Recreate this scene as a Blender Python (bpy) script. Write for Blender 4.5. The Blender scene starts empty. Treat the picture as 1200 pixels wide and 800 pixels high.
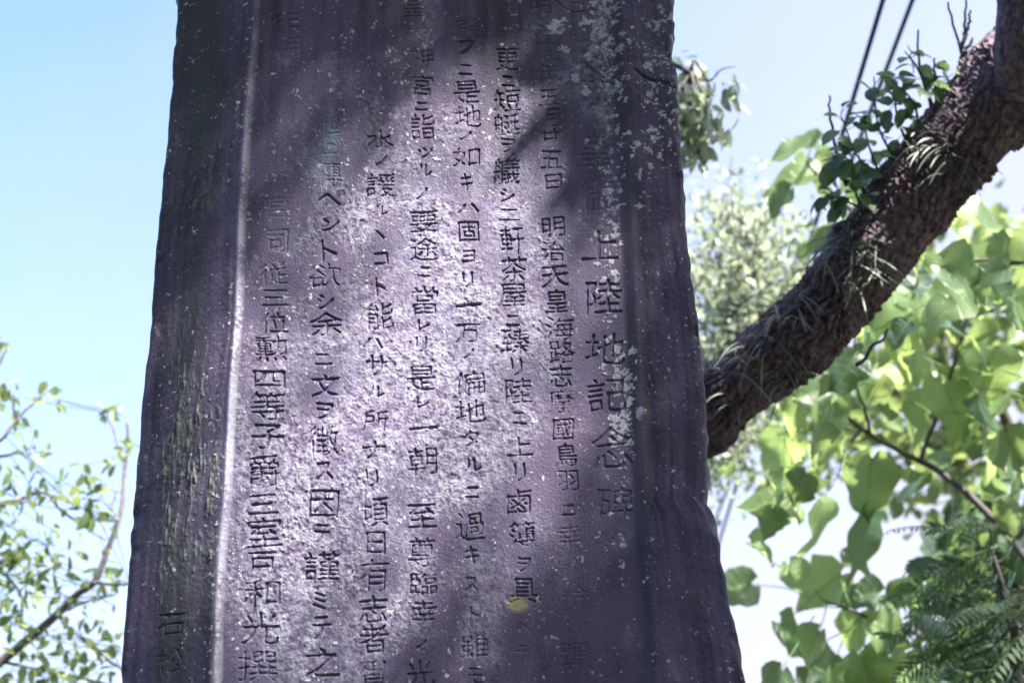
import bpy, math, random
import numpy as np
from mathutils import Vector

# ------------------------------------------------------------------ camera, sky, sun, exposure
S = bpy.context.scene
COL = S.collection
FPX = 1667.0                      # focal length in pixels of a 1200 px wide frame
PITCH = math.asin(1667.0 / 4270.0)
ROLL = -math.radians(1.57)
CAM = np.array([0.0, -2.30, 1.60])
cp, sp = math.cos(PITCH), math.sin(PITCH)
FWD = np.array([0.0, cp, sp])
UP0 = np.array([0.0, -sp, cp])
RIGHT = math.cos(ROLL) * np.array([1.0, 0, 0]) + math.sin(ROLL) * UP0
UP = np.cross(RIGHT, FWD)

cam_d = bpy.data.cameras.new('camera')
cam = bpy.data.objects.new('camera', cam_d)
COL.objects.link(cam)
cam_d.sensor_width = 36.0
cam_d.lens = FPX / 1200.0 * 36.0
cam_d.clip_start = 0.05
cam_d.clip_end = 2000.0
cam_d.dof.use_dof = True
cam_d.dof.focus_distance = 2.52
cam_d.dof.aperture_fstop = 3.4
from mathutils import Matrix
M = Matrix(((RIGHT[0], UP[0], -FWD[0], CAM[0]), (RIGHT[1], UP[1], -FWD[1], CAM[1]),
            (RIGHT[2], UP[2], -FWD[2], CAM[2]), (0, 0, 0, 1)))
cam.matrix_world = M
S.camera = cam

L = np.array([0.42, -0.45, 0.79]); L /= np.linalg.norm(L)      # towards the sun
world = bpy.data.worlds.new('World'); S.world = world
world.use_nodes = True
wn = world.node_tree
sky = wn.nodes.new('ShaderNodeTexSky'); sky.sky_type = 'NISHITA'; sky.sun_disc = False
sky.sun_elevation = math.asin(L[2]); sky.sun_rotation = math.atan2(L[0], L[1])
sky.air_density = 0.8; sky.dust_density = 4.0; sky.ozone_density = 6.0
bg = wn.nodes['Background']; bg.inputs['Strength'].default_value = 0.132
# a thin veil of high cloud, denser towards the right and low down
tcw = wn.nodes.new('ShaderNodeTexCoord'); sxw = wn.nodes.new('ShaderNodeSeparateXYZ'); wn.links.new(tcw.outputs['Generated'], sxw.inputs[0])
nzw = wn.nodes.new('ShaderNodeTexNoise'); nzw.inputs['Scale'].default_value = 2.6; nzw.inputs['Detail'].default_value = 5; nzw.inputs['Roughness'].default_value = .55
wn.links.new(tcw.outputs['Generated'], nzw.inputs['Vector'])
def wm(op, a, b, c):
    n = wn.nodes.new('ShaderNodeMath'); n.operation = op
    for k, v in enumerate((a, b, c)):
        if hasattr(v, 'is_output'): wn.links.new(v, n.inputs[k])
        else: n.inputs[k].default_value = v
    return n.outputs[0]
vf = wm('MULTIPLY_ADD', sxw.outputs[0], .8, .70)
vf = wm('MULTIPLY_ADD', sxw.outputs[2], -1.05, vf)
vf = wm('MULTIPLY_ADD', nzw.outputs['Fac'], .55, vf)
cl = wn.nodes.new('ShaderNodeClamp'); wn.links.new(wm('ADD', vf, -.08, 0), cl.inputs[0]); cl.inputs[1].default_value = .05; cl.inputs[2].default_value = .92
mxw = wn.nodes.new('ShaderNodeMix'); mxw.data_type = 'RGBA'; wn.links.new(cl.outputs[0], mxw.inputs[0]); wn.links.new(sky.outputs[0], mxw.inputs[6])
mxw.inputs[7].default_value = (1.50, 1.44, 1.66, 1)
wn.links.new(mxw.outputs[2], bg.inputs[0])
sun_d = bpy.data.lights.new('sun', 'SUN'); sun = bpy.data.objects.new('sun', sun_d); COL.objects.link(sun)
sun_d.energy = 5.0; sun_d.angle = math.radians(0.8); sun_d.color = (1.0, 0.94, 0.86)
sun.rotation_euler = Vector(L).to_track_quat('Z', 'Y').to_euler()
sun.location = (6, -6, 12)
S.view_settings.view_transform = 'Standard'; S.view_settings.look = 'None'
S.view_settings.exposure = 2.35; S.view_settings.gamma = 1.0
S.view_settings.use_curve_mapping = False

rng = np.random.default_rng(11)
random.seed(5)

# ------------------------------------------------------------------ helpers
def ray(px, py):
    px = np.asarray(px, float); py = np.asarray(py, float)
    a = (px - 600.0) / FPX; b = (400.0 - py) / FPX
    return a[..., None] * RIGHT + b[..., None] * UP + FWD

def at(px, py, depth):                 # point of the place seen at a photo pixel, depth along the view axis
    return CAM + ray(px, py) * np.asarray(depth, float)[..., None]

def plane(px, py):                     # photo pixel -> (u, z) on the face of the stone (world plane y = 0)
    d = ray(px, py); t = -CAM[1] / d[..., 1]
    p = CAM + d * t[..., None]
    return p[..., 0], p[..., 2]

def to_px(P):
    d = P - CAM
    w = d @ FWD
    return 600 + FPX * (d @ RIGHT) / w, 400 - FPX * (d @ UP) / w

def link(o, parent=None, label=None, cat=None, group=None, kind=None):
    COL.objects.link(o)
    if parent is not None: o.parent = parent
    for k, v in (('label', label), ('category', cat), ('group', group), ('kind', kind)):
        if v: o[k] = v
    return o

def thing(name, loc, label, cat, group=None):
    o = bpy.data.objects.new(name, None); o.empty_display_size = 0.1
    o.location = loc
    link(o, None, label, cat, group)
    return o

def raw_mesh(name, V, F, mat, attrs=None, smooth=True):
    V = np.ascontiguousarray(V, np.float32)
    me = bpy.data.meshes.new(name)
    me.vertices.add(len(V)); me.vertices.foreach_set('co', V.ravel())
    starts = []; idx = []; n = 0
    for f in F:
        f = np.asarray(f, np.int32)
        if len(f) == 0: continue
        k = f.shape[1]
        starts.append(n + np.arange(len(f), dtype=np.int32) * k); idx.append(f.ravel()); n += f.size
    starts = np.concatenate(starts); idx = np.concatenate(idx)
    me.loops.add(n); me.loops.foreach_set('vertex_index', idx)
    me.polygons.add(len(starts)); me.polygons.foreach_set('loop_start', starts)
    me.update(calc_edges=True)
    if smooth: me.polygons.foreach_set('use_smooth', np.ones(len(starts), bool))
    for k, a in (attrs or {}).items():
        a = np.ascontiguousarray(a, np.float32)
        if a.ndim == 1:
            at_ = me.attributes.new(k, 'FLOAT', 'POINT'); at_.data.foreach_set('value', a)
        else:
            at_ = me.attributes.new(k, 'FLOAT_VECTOR', 'POINT'); at_.data.foreach_set('vector', a.ravel())
    me.materials.append(mat)
    return me

def norm(a): return a / np.maximum(np.linalg.norm(a, axis=-1, keepdims=True), 1e-9)

class MB:                                # collects tubes and leaves, links them as ONE mesh object
    def __init__(s): s.V = []; s.F4 = []; s.A = []; s.U = []; s.n = 0
    def add(s, V, F, tone, luv):
        s.V.append(V); s.F4.append(np.asarray(F) + s.n); s.A.append(tone); s.U.append(luv); s.n += len(V)
    def tube(s, P, R, sides=8, tone=0.5):
        P = np.asarray(P, float); R = np.broadcast_to(np.asarray(R, float), (len(P),))
        T = norm(np.gradient(P, axis=0))
        a = np.cross(T, [0.31, 0.92, 0.22]); a = norm(a); b = np.cross(T, a)
        th = np.arange(sides) / sides * 2 * math.pi
        V = P[:, None] + R[:, None, None] * (np.cos(th)[None, :, None] * a[:, None] + np.sin(th)[None, :, None] * b[:, None])
        n = len(P); i = np.arange(n - 1)[:, None] * sides; j = np.arange(sides)[None]; j2 = (j + 1) % sides
        F = np.stack([i + j, i + j2, i + sides + j2, i + sides + j], -1).reshape(-1, 4)
        length = np.concatenate([[0], np.cumsum(np.linalg.norm(np.diff(P, axis=0), axis=1))])
        uv = np.zeros((n, sides, 3)); uv[..., 0] = (th / 6.283)[None]; uv[..., 1] = length[:, None]
        V = np.concatenate([V.reshape(-1, 3), P[:1], P[-1:]])
        uv = np.concatenate([uv.reshape(-1, 3), np.zeros((2, 3))])
        c0 = n * sides; c1 = c0 + 1; jj = np.arange(0, sides, 2)
        cap0 = np.stack([np.full_like(jj, c0), (jj + 2) % sides, (jj + 1) % sides, jj], -1)
        cap1 = np.stack([np.full_like(jj, c1), (n - 1) * sides + jj, (n - 1) * sides + (jj + 1) % sides, (n - 1) * sides + (jj + 2) % sides], -1)
        F = np.concatenate([F, cap0, cap1])
        s.add(V, F, np.full(len(V), tone), uv)
    def leaves(s, tpl, P, Y, N, size, tone, wide=None):
        v, f, uv = tpl
        P = np.asarray(P, float); n = len(P)
        if n == 0: return
        Y = norm(np.asarray(Y, float)); X = norm(np.cross(Y, N)); Z = np.cross(X, Y)
        size = np.broadcast_to(np.asarray(size, float), (n,)); tone = np.broadcast_to(np.asarray(tone, float), (n,))
        wide = np.broadcast_to(np.asarray(1.0 if wide is None else wide, float), (n,))
        V = P[:, None] + size[:, None, None] * (v[None, :, 0:1] * wide[:, None, None] * X[:, None] + v[None, :, 1:2] * Y[:, None] + v[None, :, 2:3] * Z[:, None])
        F = (f[None] + (np.arange(n) * len(v))[:, None, None]).reshape(-1, 4)
        luv = np.zeros((n, len(v), 3)); luv[..., :2] = uv[None]; luv[..., 2] = tone[:, None]
        s.add(V.reshape(-1, 3), F, np.repeat(tone, len(v)), luv.reshape(-1, 3))
    def build(s, name, mat, parent=None, **kw):
        V = np.concatenate(s.V)
        if parent is not None: V = V - np.array(parent.location)
        me = raw_mesh(name, V, [np.concatenate(s.F4)], mat, {'tone': np.concatenate(s.A), 'luv': np.concatenate(s.U)})
        return link(bpy.data.objects.new(name, me), parent, **kw)

def leaf_tpl(ny=6, nx=4, width=0.5, peak=0.4, tip=1.0, fold=0.15, curl=0.25, wave=0.0, heart=0.0):
    ys = np.linspace(0, 1, ny + 1); V = []; U = []
    for y in ys:
        w = (y ** 0.55) * ((1 - y) ** tip); wm = (peak ** 0.55) * ((1 - peak) ** tip)
        w = 0.5 * width * min(1.0, w / wm) if y in (0.0, 1.0) else 0.5 * width * w / wm
        for x in np.linspace(-1, 1, nx + 1):
            yy = y - heart * (abs(x) ** 1.5) * (1 - y) ** 2
            V.append((x * w, yy, fold * abs(x) * w - curl * y * y + wave * math.sin(9 * y + 2 * x) * abs(x) * 0.3))
            U.append((x, y))
    F = []
    for j in range(ny):
        for i in range(nx):
            a = j * (nx + 1) + i; F.append((a, a + 1, a + nx + 2, a + nx + 1))
    return np.array(V), np.array(F), np.array(U)

def smooth_path(P, n):                   # Catmull-Rom through the points
    P = np.asarray(P, float)
    Q = np.concatenate([[2 * P[0] - P[1]], P, [2 * P[-1] - P[-2]]])
    t = np.linspace(0, len(P) - 1 - 1e-6, n); i = t.astype(int); f = (t - i)[:, None]
    a, b, c, d = Q[i], Q[i + 1], Q[i + 2], Q[i + 3]
    return 0.5 * (2 * b + (c - a) * f + (2 * a - 5 * b + 4 * c - d) * f ** 2 + (3 * b - a - 3 * c + d) * f ** 3)

def rand_dir(n): return norm(rng.normal(size=(n, 3)))

def noise(shape, sy, sx, seed):          # smooth unit-variance noise with given blur lengths (cells)
    r = np.random.default_rng(seed).normal(size=shape)
    fy = np.fft.fftfreq(shape[0])[:, None]; fx = np.fft.rfftfreq(shape[1])[None]
    k = np.exp(-2 * (math.pi ** 2) * ((fy * sy) ** 2 + (fx * sx) ** 2))
    o = np.fft.irfft2(np.fft.rfft2(r) * k, s=shape)
    return (o - o.mean()) / o.std()

def blur(a, s):
    fy = np.fft.fftfreq(a.shape[0])[:, None]; fx = np.fft.rfftfreq(a.shape[1])[None]
    return np.fft.irfft2(np.fft.rfft2(a) * np.exp(-2 * (math.pi ** 2) * s * s * (fy * fy + fx * fx)), s=a.shape)

def in_poly(x, y, poly):
    r = np.zeros(np.shape(x), bool); n = len(poly)
    for i in range(n):
        x0, y0 = poly[i]; x1, y1 = poly[(i + 1) % n]
        if y0 == y1: continue
        r ^= ((y0 > y) != (y1 > y)) & (x < (x1 - x0) * (y - y0) / (y1 - y0) + x0)
    return r

# ------------------------------------------------------------------ materials
def new_mat(name):
    m = bpy.data.materials.new(name); m.use_nodes = True
    t = m.node_tree; t.nodes.clear()
    out = t.nodes.new('ShaderNodeOutputMaterial')
    return m, t, out
class NT:
    def __init__(s, t): s.t = t
    def node(s, ty, **kw):
        n = s.t.nodes.new(ty)
        for k, v in kw.items(): setattr(n, k, v)
        return n
    def set(s, sock, v):
        if hasattr(v, 'is_output'): s.t.links.new(v, sock)
        elif isinstance(v, (tuple, list)) and len(v) == 3 and sock.type == 'RGBA': sock.default_value = (*v, 1)
        else: sock.default_value = v
    def math(s, op, a, b=0.5, c=None, clamp=False):
        n = s.node('ShaderNodeMath', operation=op, use_clamp=clamp)
        s.set(n.inputs[0], a); s.set(n.inputs[1], b)
        if c is not None: s.set(n.inputs[2], c)
        return n.outputs[0]
    def mix(s, f, a, b, blend='MIX'):
        n = s.node('ShaderNodeMix', data_type='RGBA', blend_type=blend)
        s.set(n.inputs[0], f); s.set(n.inputs[6], a); s.set(n.inputs[7], b)
        return n.outputs[2]
    def ramp(s, f, lo, hi):
        n = s.node('ShaderNodeMapRange'); n.clamp = True
        s.set(n.inputs[0], f); n.inputs[1].default_value = lo; n.inputs[2].default_value = hi
        return n.outputs[0]
    def attr(s, name, vec=False):
        n = s.node('ShaderNodeAttribute', attribute_name=name)
        return n.outputs['Vector'] if vec else n.outputs['Fac']
    def coord(s, scale=(1, 1, 1), src=None):
        if src is None: src = s.node('ShaderNodeTexCoord').outputs['Object']
        n = s.node('ShaderNodeMapping'); s.set(n.inputs[0], src); n.inputs[3].default_value = scale
        return n.outputs[0]
    def noise(s, vec, scale, detail=4, rough=0.55):
        n = s.node('ShaderNodeTexNoise'); s.set(n.inputs['Vector'], vec)
        n.inputs['Scale'].default_value = scale; n.inputs['Detail'].default_value = detail; n.inputs['Roughness'].default_value = rough
        return n.outputs['Fac']
    def bump(s, h, strength, dist, normal=None):
        n = s.node('ShaderNodeBump'); n.inputs['Strength'].default_value = strength; n.inputs['Distance'].default_value = dist
        s.set(n.inputs['Height'], h)
        if normal is not None: s.set(n.inputs['Normal'], normal)
        return n.outputs[0]
    def pbsdf(s, color, rough=0.6, normal=None, spec=0.5):
        n = s.node('ShaderNodeBsdfPrincipled'); s.set(n.inputs['Base Color'], color); s.set(n.inputs['Roughness'], rough)
        s.set(n.inputs['Specular IOR Level'], spec)
        if normal is not None: s.set(n.inputs['Normal'], normal)
        return n.outputs[0]

def stone_mat():
    m, t, out = new_mat('weathered_slate'); q = NT(t)
    c = q.coord()
    cs = q.coord((9, 9, 0.9))
    n1 = q.noise(cs, 4.0, 5); n2 = q.noise(c, 9.0, 5); n3 = q.noise(c, 330.0, 3, 0.65)
    base = q.mix(q.ramp(n1, .3, .7), (0.029, 0.0222, 0.062), (0.067, 0.055, 0.124))
    base = q.mix(q.ramp(n2, .42, .72), base, (0.072, 0.048, 0.110))
    base = q.mix(q.math('MULTIPLY', q.ramp(n3, .4, .75), .45), base, (0.15, 0.132, 0.19))
    base = q.mix(q.attr('stain'), base, (0.019, 0.0135, 0.037))
    base = q.mix(q.attr('algae_shade'), base, (0.026, 0.030, 0.034))
    base = q.mix(q.attr('crust_sun'), base, (0.270, 0.260, 0.345))  # pale skin colour also carries painted sunlight
    base = q.mix(q.attr('moss'), base, (0.090, 0.104, 0.098))
    base = q.mix(q.attr('blue'), base, (0.10, 0.145, 0.185))
    lich = q.attr('lichen_rimlight')
    lf = q.math('MULTIPLY', lich, q.ramp(q.noise(c, 420.0, 2), .25, .55))
    base = q.mix(lf, base, q.mix(q.ramp(n2, .35, .65), (0.34, 0.35, 0.43), (0.56, 0.57, 0.64)))
    base = q.mix(q.attr('yellow'), base, (0.22, 0.205, 0.10))
    h = q.math('ADD', q.math('MULTIPLY', n3, 1.0), q.math('MULTIPLY', q.noise(c, 900.0, 2), .5))
    nb = q.bump(h, 0.9, 0.003); bn = nb.node; q.set(bn.inputs['Strength'], q.math('MULTIPLY_ADD', q.attr('crust_sun'), .6, .42))
    rough = q.math('ADD', q.math('MULTIPLY', n2, .25), .50)
    t.links.new(q.pbsdf(base, rough, nb, 0.36), out.inputs[0])
    return m

def bark_mat(name, dark, light, scale=1.0, moss=0.0):
    m, t, out = new_mat(name); q = NT(t)
    c = q.coord()
    n = q.noise(c, 60 * scale, 5); n2 = q.noise(c, 14 * scale, 3)
    col = q.mix(q.ramp(n, .3, .7), dark, light)
    col = q.mix(q.math('MULTIPLY', q.ramp(n2, .5, .75), moss), col, (0.05, 0.07, 0.035))
    nb = q.bump(q.math('ADD', n, q.math('MULTIPLY', q.noise(c, 240 * scale, 3), .5)), .8, .006 / scale)
    t.links.new(q.pbsdf(col, .75, nb, .3), out.inputs[0])
    return m

def leaf_mat(name, dark, light, trans, tfac=0.5, veins=0.0, rough=0.38):
    m, t, out = new_mat(name); q = NT(t)
    tone = q.attr('tone')
    col = q.mix(tone, dark, light)
    trc = q.mix(tone, tuple(x * .4 for x in trans), trans)
    nb = None
    luv = q.attr('luv', True)
    sep = q.node('ShaderNodeSeparateXYZ'); t.links.new(luv, sep.inputs[0])
    ax = q.math('ABSOLUTE', sep.outputs[0], 0)
    if veins:
        v = q.math('SUBTRACT', sep.outputs[1], q.math('MULTIPLY', ax, .22))
        v = q.math('ABSOLUTE', q.math('SUBTRACT', q.math('FRACT', q.math('MULTIPLY', v, 6.5), 0), .5), 0)
        side = q.ramp(v, .07, .0)
        mid = q.ramp(ax, .07, .015)
        vein = q.math('MAXIMUM', q.math('MULTIPLY', side, .6), mid)
        col = q.mix(q.math('MULTIPLY', vein, veins), col, (0.20, 0.24, 0.09))
        trc = q.mix(q.math('MULTIPLY', vein, veins), trc, tuple(x * .45 for x in trans))
        nb = q.bump(vein, .5, .004)
    blot = q.noise(q.coord(), 26, 3)
    col = q.mix(q.math('MULTIPLY', q.ramp(blot, .45, .8), .4), col, tuple(x * .6 for x in dark))
    a = q.pbsdf(col, rough, nb, .45)
    b = q.node('ShaderNodeBsdfTranslucent'); q.set(b.inputs[0], trc)
    mx = q.node('ShaderNodeMixShader'); mx.inputs[0].default_value = tfac
    t.links.new(a, mx.inputs[1]); t.links.new(b.outputs[0], mx.inputs[2]); t.links.new(mx.outputs[0], out.inputs[0])
    return m

def plain_mat(name, col, rough=.6):
    m, t, out = new_mat(name); q = NT(t)
    n = q.noise(q.coord(), 40, 3)
    t.links.new(q.pbsdf(q.mix(n, tuple(x * .8 for x in col), col), rough), out.inputs[0])
    return m

def ground_mat():
    m, t, out = new_mat('gravel_and_grass'); q = NT(t)
    c = q.coord()
    n = q.noise(c, 0.5, 6); n2 = q.noise(c, 40, 4)
    g = q.mix(n2, (0.03, 0.027, 0.025), (0.08, 0.07, 0.065)); gr = q.mix(n2, (0.03, 0.05, 0.02), (0.08, 0.11, 0.04))
    col = q.mix(q.ramp(n, .45, .55), g, gr)
    t.links.new(q.pbsdf(col, .9, q.bump(n2, .6, .02)), out.inputs[0])
    return m

STONE = stone_mat()
BARK = bark_mat('scaly_bark', (0.036, 0.025, 0.037), (0.20, 0.142, 0.185), 1.0, .3)
BARK_THIN = bark_mat('twig_bark', (0.045, 0.04, 0.045), (0.13, 0.11, 0.11), 2.0)
BARK_PALE = bark_mat('grey_bark', (0.09, 0.08, 0.09), (0.22, 0.20, 0.21), 1.5)
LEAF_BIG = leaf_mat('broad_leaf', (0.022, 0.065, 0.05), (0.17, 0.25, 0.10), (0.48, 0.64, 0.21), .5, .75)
LEAF_SHADE = leaf_mat('shaded_leaf', (0.016, 0.045, 0.042), (0.07, 0.12, 0.06), (0.24, 0.36, 0.12), .4, .3, .65)  # darkness of the shaded lower corner put into the leaf colour
LEAF_SMALL = leaf_mat('small_leaf', (0.08, 0.13, 0.10), (0.33, 0.38, 0.28), (0.54, 0.62, 0.40), .45)
LEAF_PALE = leaf_mat('pale_leaf', (0.05, 0.095, 0.045), (0.16, 0.21, 0.09), (0.44, 0.55, 0.18), .5, .3)
LEAF_CROWN = leaf_mat('crown_leaf', (0.03, 0.06, 0.025), (0.06, 0.10, 0.04), (0.12, 0.2, 0.05), .25)
LEAF_SHOOT = leaf_mat('shoot_leaf', (0.05, 0.10, 0.06), (0.13, 0.19, 0.10), (0.26, 0.40, 0.16), .4, .3)
FERN = leaf_mat('fern_leaf', (0.07, 0.10, 0.085), (0.17, 0.21, 0.17), (0.2, 0.3, 0.12), .3)
CABLE = plain_mat('black_cable', (0.010, 0.012, 0.024), .85)

# ------------------------------------------------------------------ ground (setting)
def build_ground():
    n = 60
    r = np.concatenate([[0], np.geomspace(1.0, 900, n)])
    th = np.linspace(0, 2 * math.pi, 65)[:-1]
    V = [(0, 0, 0)]; F4 = []; F3 = []
    for i in range(1, n + 1):
        for a in th: V.append((r[i] * math.cos(a), r[i] * math.sin(a), 0))
    for j in range(64): F3.append((0, 1 + j, 1 + (j + 1) % 64))
    for i in range(n - 1):
        for j in range(64):
            a = 1 + i * 64
            F4.append((a + j, a + 64 + j, a + 64 + (j + 1) % 64, a + (j + 1) % 64))
    me = raw_mesh('ground', np.array(V), [np.array(F3), np.array(F4)], ground_mat())
    link(bpy.data.objects.new('ground', me), kind='structure')
build_ground()

# ------------------------------------------------------------------ the stone monument
LEFT = [(203, 0), (201, 40), (198, 58), (196, 100), (191, 150), (187, 190), (183, 235), (178, 280), (173, 340), (170, 385), (164, 430), (160, 470), (156, 520), (152, 560), (147, 620), (145, 660), (140, 720), (138, 750), (133, 800)]
RIGHT_E = [(788, 0), (790, 22), (791, 27), (789, 40), (786, 62), (785, 68), (791, 77), (793, 100), (796, 140), (800, 190), (803, 262), (810, 310), (816, 370), (822, 410), (827, 460), (829, 510), (831, 555), (828, 585), (836, 603), (841, 622), (847, 660), (852, 690), (858, 722), (866, 750), (873, 778), (875, 800)]
RIDGE = [(297, 0), (293, 60), (290, 120), (286, 180), (283, 250), (279, 330), (276, 400), (272, 460), (267, 540), (262, 640), (257, 730), (253, 800)]
BAND = [(722, 0), (728, 150), (733, 250), (740, 400), (745, 500), (750, 600), (757, 700), (762, 800)]
def curve_z(pts):
    a = np.array(pts, float); u, z = plane(a[:, 0], a[:, 1]); o = np.argsort(z)
    return z[o], u[o]
def lookup(c, z):
    zz, uu = c
    lo = uu[0] + (z - zz[0]) * (uu[1] - uu[0]) / (zz[1] - zz[0]) * 0.35
    hi = uu[-1] + (z - zz[-1]) * (uu[-1] - uu[-4]) / (zz[-1] - zz[-4])
    return np.where(z < zz[0], lo, np.where(z > zz[-1], hi, np.interp(z, zz, uu)))
cL, cR, cRidge, cBand = (curve_z(p) for p in (LEFT, RIGHT_E, RIDGE, BAND))

# every carved character: (text, x, y, w, h) in photo pixels, depth
T = {}
def col(name, s, d=1.0):
    T[name] = [(a[0], *map(float, a[1:5]), float(a[5]) if len(a) > 5 else d) for a in (x.split(',') for x in s.split())]
col('title', '明,688,8,42,44,.3 治,691,64,42,42,.3 天,694,121,44,40,.3 皇,697,176,40,44,.36 御,700,231,42,42,.4 上,703,288,44,38 陸,707,348,44,46 地,709,408,48,40 記,711,463,46,42 念,717,524,48,52,.8 碑,720,589,44,42,.7')
col('date', '明,633,6,26,24,.6 治,636,34,24,24,.25 五,639,61,26,22,.3 年,641,87,26,26,.4 五,643,115,26,22,.6 月,645,138,20,24,.8 廿,644,158,26,14,.9 五,646,187,26,24,.8 日,648,213,20,20,.8 明,648,266,28,26 治,648,295,28,26 天,650,324,32,28 皇,652,353,28,30 海,656,385,32,28 路,658,412,32,30 志,657,440,28,28 摩,657,470,30,30 國,660,503,26,28 鳥,663,533,28,30 羽,665,562,26,26,.8 ニ,666,597,16,12,.7 幸,667,627,28,28,.5 シ,667,667,15,14,.3 給,672,697,30,28,.45 ヒ,672,733,16,16,.3 蹕,672,768,36,34,.5')
col('third', '更,594,70,28,30,.7 ニ,595,95,16,12 短,594,118,32,28 艇,593,146,32,28 ヲ,595,170,17,17 艤,593,200,34,34 シ,594,229,17,15 二,597,252,24,16 軒,600,282,30,36 茶,602,315,32,32 屋,600,346,34,30 ニ,601,375,16,13 臻,603,399,34,32 リ,605,430,13,21 陸,607,458,32,34 ニ,608,490,17,14 上,609,523,30,26 リ,609,553,13,21 鹵,608,587,30,32 簿,612,625,32,34 ヲ,614,661,16,17,.8 具,613,692,34,34,.9 ヘ,613,735,18,10,.4 ラ,613,765,17,19,.4')
col('fourth', '顧,547,35,30,28,.5 フ,546,56,17,15 ニ,545,82,16,12 是,546,108,32,30 地,548,136,32,28 ノ,545,159,15,11 如,546,184,34,24 キ,546,213,15,21 ハ,549,244,26,11 固,549,271,26,28 ヨ,549,300,15,14 リ,548,328,13,19 一,549,357,30,6 方,548,388,30,32 ノ,549,415,13,11 偏,549,449,38,30 地,551,482,36,28 タ,552,513,19,21 ル,554,545,21,15 ニ,553,577,17,13 過,551,617,36,36 キ,553,650,17,21,.9 ス,552,684,17,17,.8 ト,556,720,13,21,.6 雖,556,757,34,30,.8 モ,556,792,18,18,.6')
col('fifth', '皇,484,8,24,28,.35 大,488,38,26,24,.3 神,494,68,28,28,.7 宮,494,100,26,26,.8 ニ,494,124,16,9 詣,495,149,30,34 ツ,498,179,19,12 ル,497,199,19,15 ノ,494,227,15,13 要,496,260,34,28 途,496,292,34,30 ニ,497,318,15,12 當,497,352,34,36 レ,497,380,15,13 リ,494,403,13,19 是,493,443,34,34 レ,495,471,15,13 一,495,502,34,6 朝,495,540,36,36 至,494,604,34,32 尊,494,646,32,40 臨,496,683,32,28 幸,496,717,30,34 ノ,493,754,13,12 光,492,790,32,34')
col('sixth', '水,446,164,32,22 ノ,447,188,15,11 諼,446,217,36,30 ル,446,246,19,12 ヽ,445,275,9,11 コ,446,303,17,15 ト,446,336,13,21 能,445,370,34,36 ハ,437,402,26,11 サ,441,429,26,26 ル,441,459,21,13 所,440,493,32,28 ナ,439,527,28,20 リ,436,560,15,21 頃,440,600,32,38 日,440,636,24,30 有,439,674,34,40 志,437,713,36,34 者,437,748,34,36 胥,437,790,36,38')
col('seventh', '世,388,148,24,24,.35 ニ,387,176,16,12,.3 傳,386,205,28,32,.5 ヘ,386,234,30,13 ン,387,263,21,14 ト,385,294,18,26 欲,380,322,40,30 シ,381,352,22,17 余,382,379,40,30 ニ,378,421,21,13 文,381,452,34,30 ヲ,380,482,20,20 徴,379,517,38,38 ス,380,552,19,20 因,379,590,36,36 テ,377,626,19,23 謹,377,663,42,38 ミ,374,703,17,19 テ,376,735,23,27 之,377,776,44,38')
col('signature', '年,335,27,34,30,.42 月,341,56,24,26,.36 宮,324,243,26,30,.25 司,325,282,24,30,.4 従,320,321,34,30,.5 三,322,349,32,22,.7 位,321,378,34,28,.9 勲,318,409,40,34 四,315,445,40,24 等,313,476,40,36 子,314,512,40,32 爵,310,552,40,42 三,308,591,36,26 室,309,624,42,38 戸,306,661,34,34 和,307,695,46,36 光,305,736,46,40 撰,301,780,48,40')
col('mason', '石,199,731,34,28,.7 松,197,774,34,32,.7')

def glyph_tris():
    fc = bpy.data.curves.new('glyph', 'FONT'); fc.resolution_u = 3
    ob = bpy.data.objects.new('glyph', fc); COL.objects.link(ob)
    out = {}
    for ch in sorted({c[0] for v in T.values() for c in v}):
        fc.body = ch
        bpy.context.view_layer.update()
        dg = bpy.context.evaluated_depsgraph_get(); e = ob.evaluated_get(dg); me = e.to_mesh()
        me.calc_loop_triangles()
        v = np.zeros(len(me.vertices) * 3); me.vertices.foreach_get('co', v); v = v.reshape(-1, 3)[:, :2]
        tr = np.zeros(len(me.loop_triangles) * 3, np.int32); me.loop_triangles.foreach_get('vertices', tr)
        e.to_mesh_clear()
        v[:, 1] += 0.06 * v[:, 0] * (ch >= '一')          # brush-written strokes climb a little
        lo, hi = v.min(0), v.max(0)
        ext = hi - lo
        ext = np.maximum(ext, 1e-3)
        out[ch] = ((v - (lo + hi) / 2) / ext, tr.reshape(-1, 3))
    bpy.data.objects.remove(ob); bpy.data.curves.remove(fc)
    return out

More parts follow.
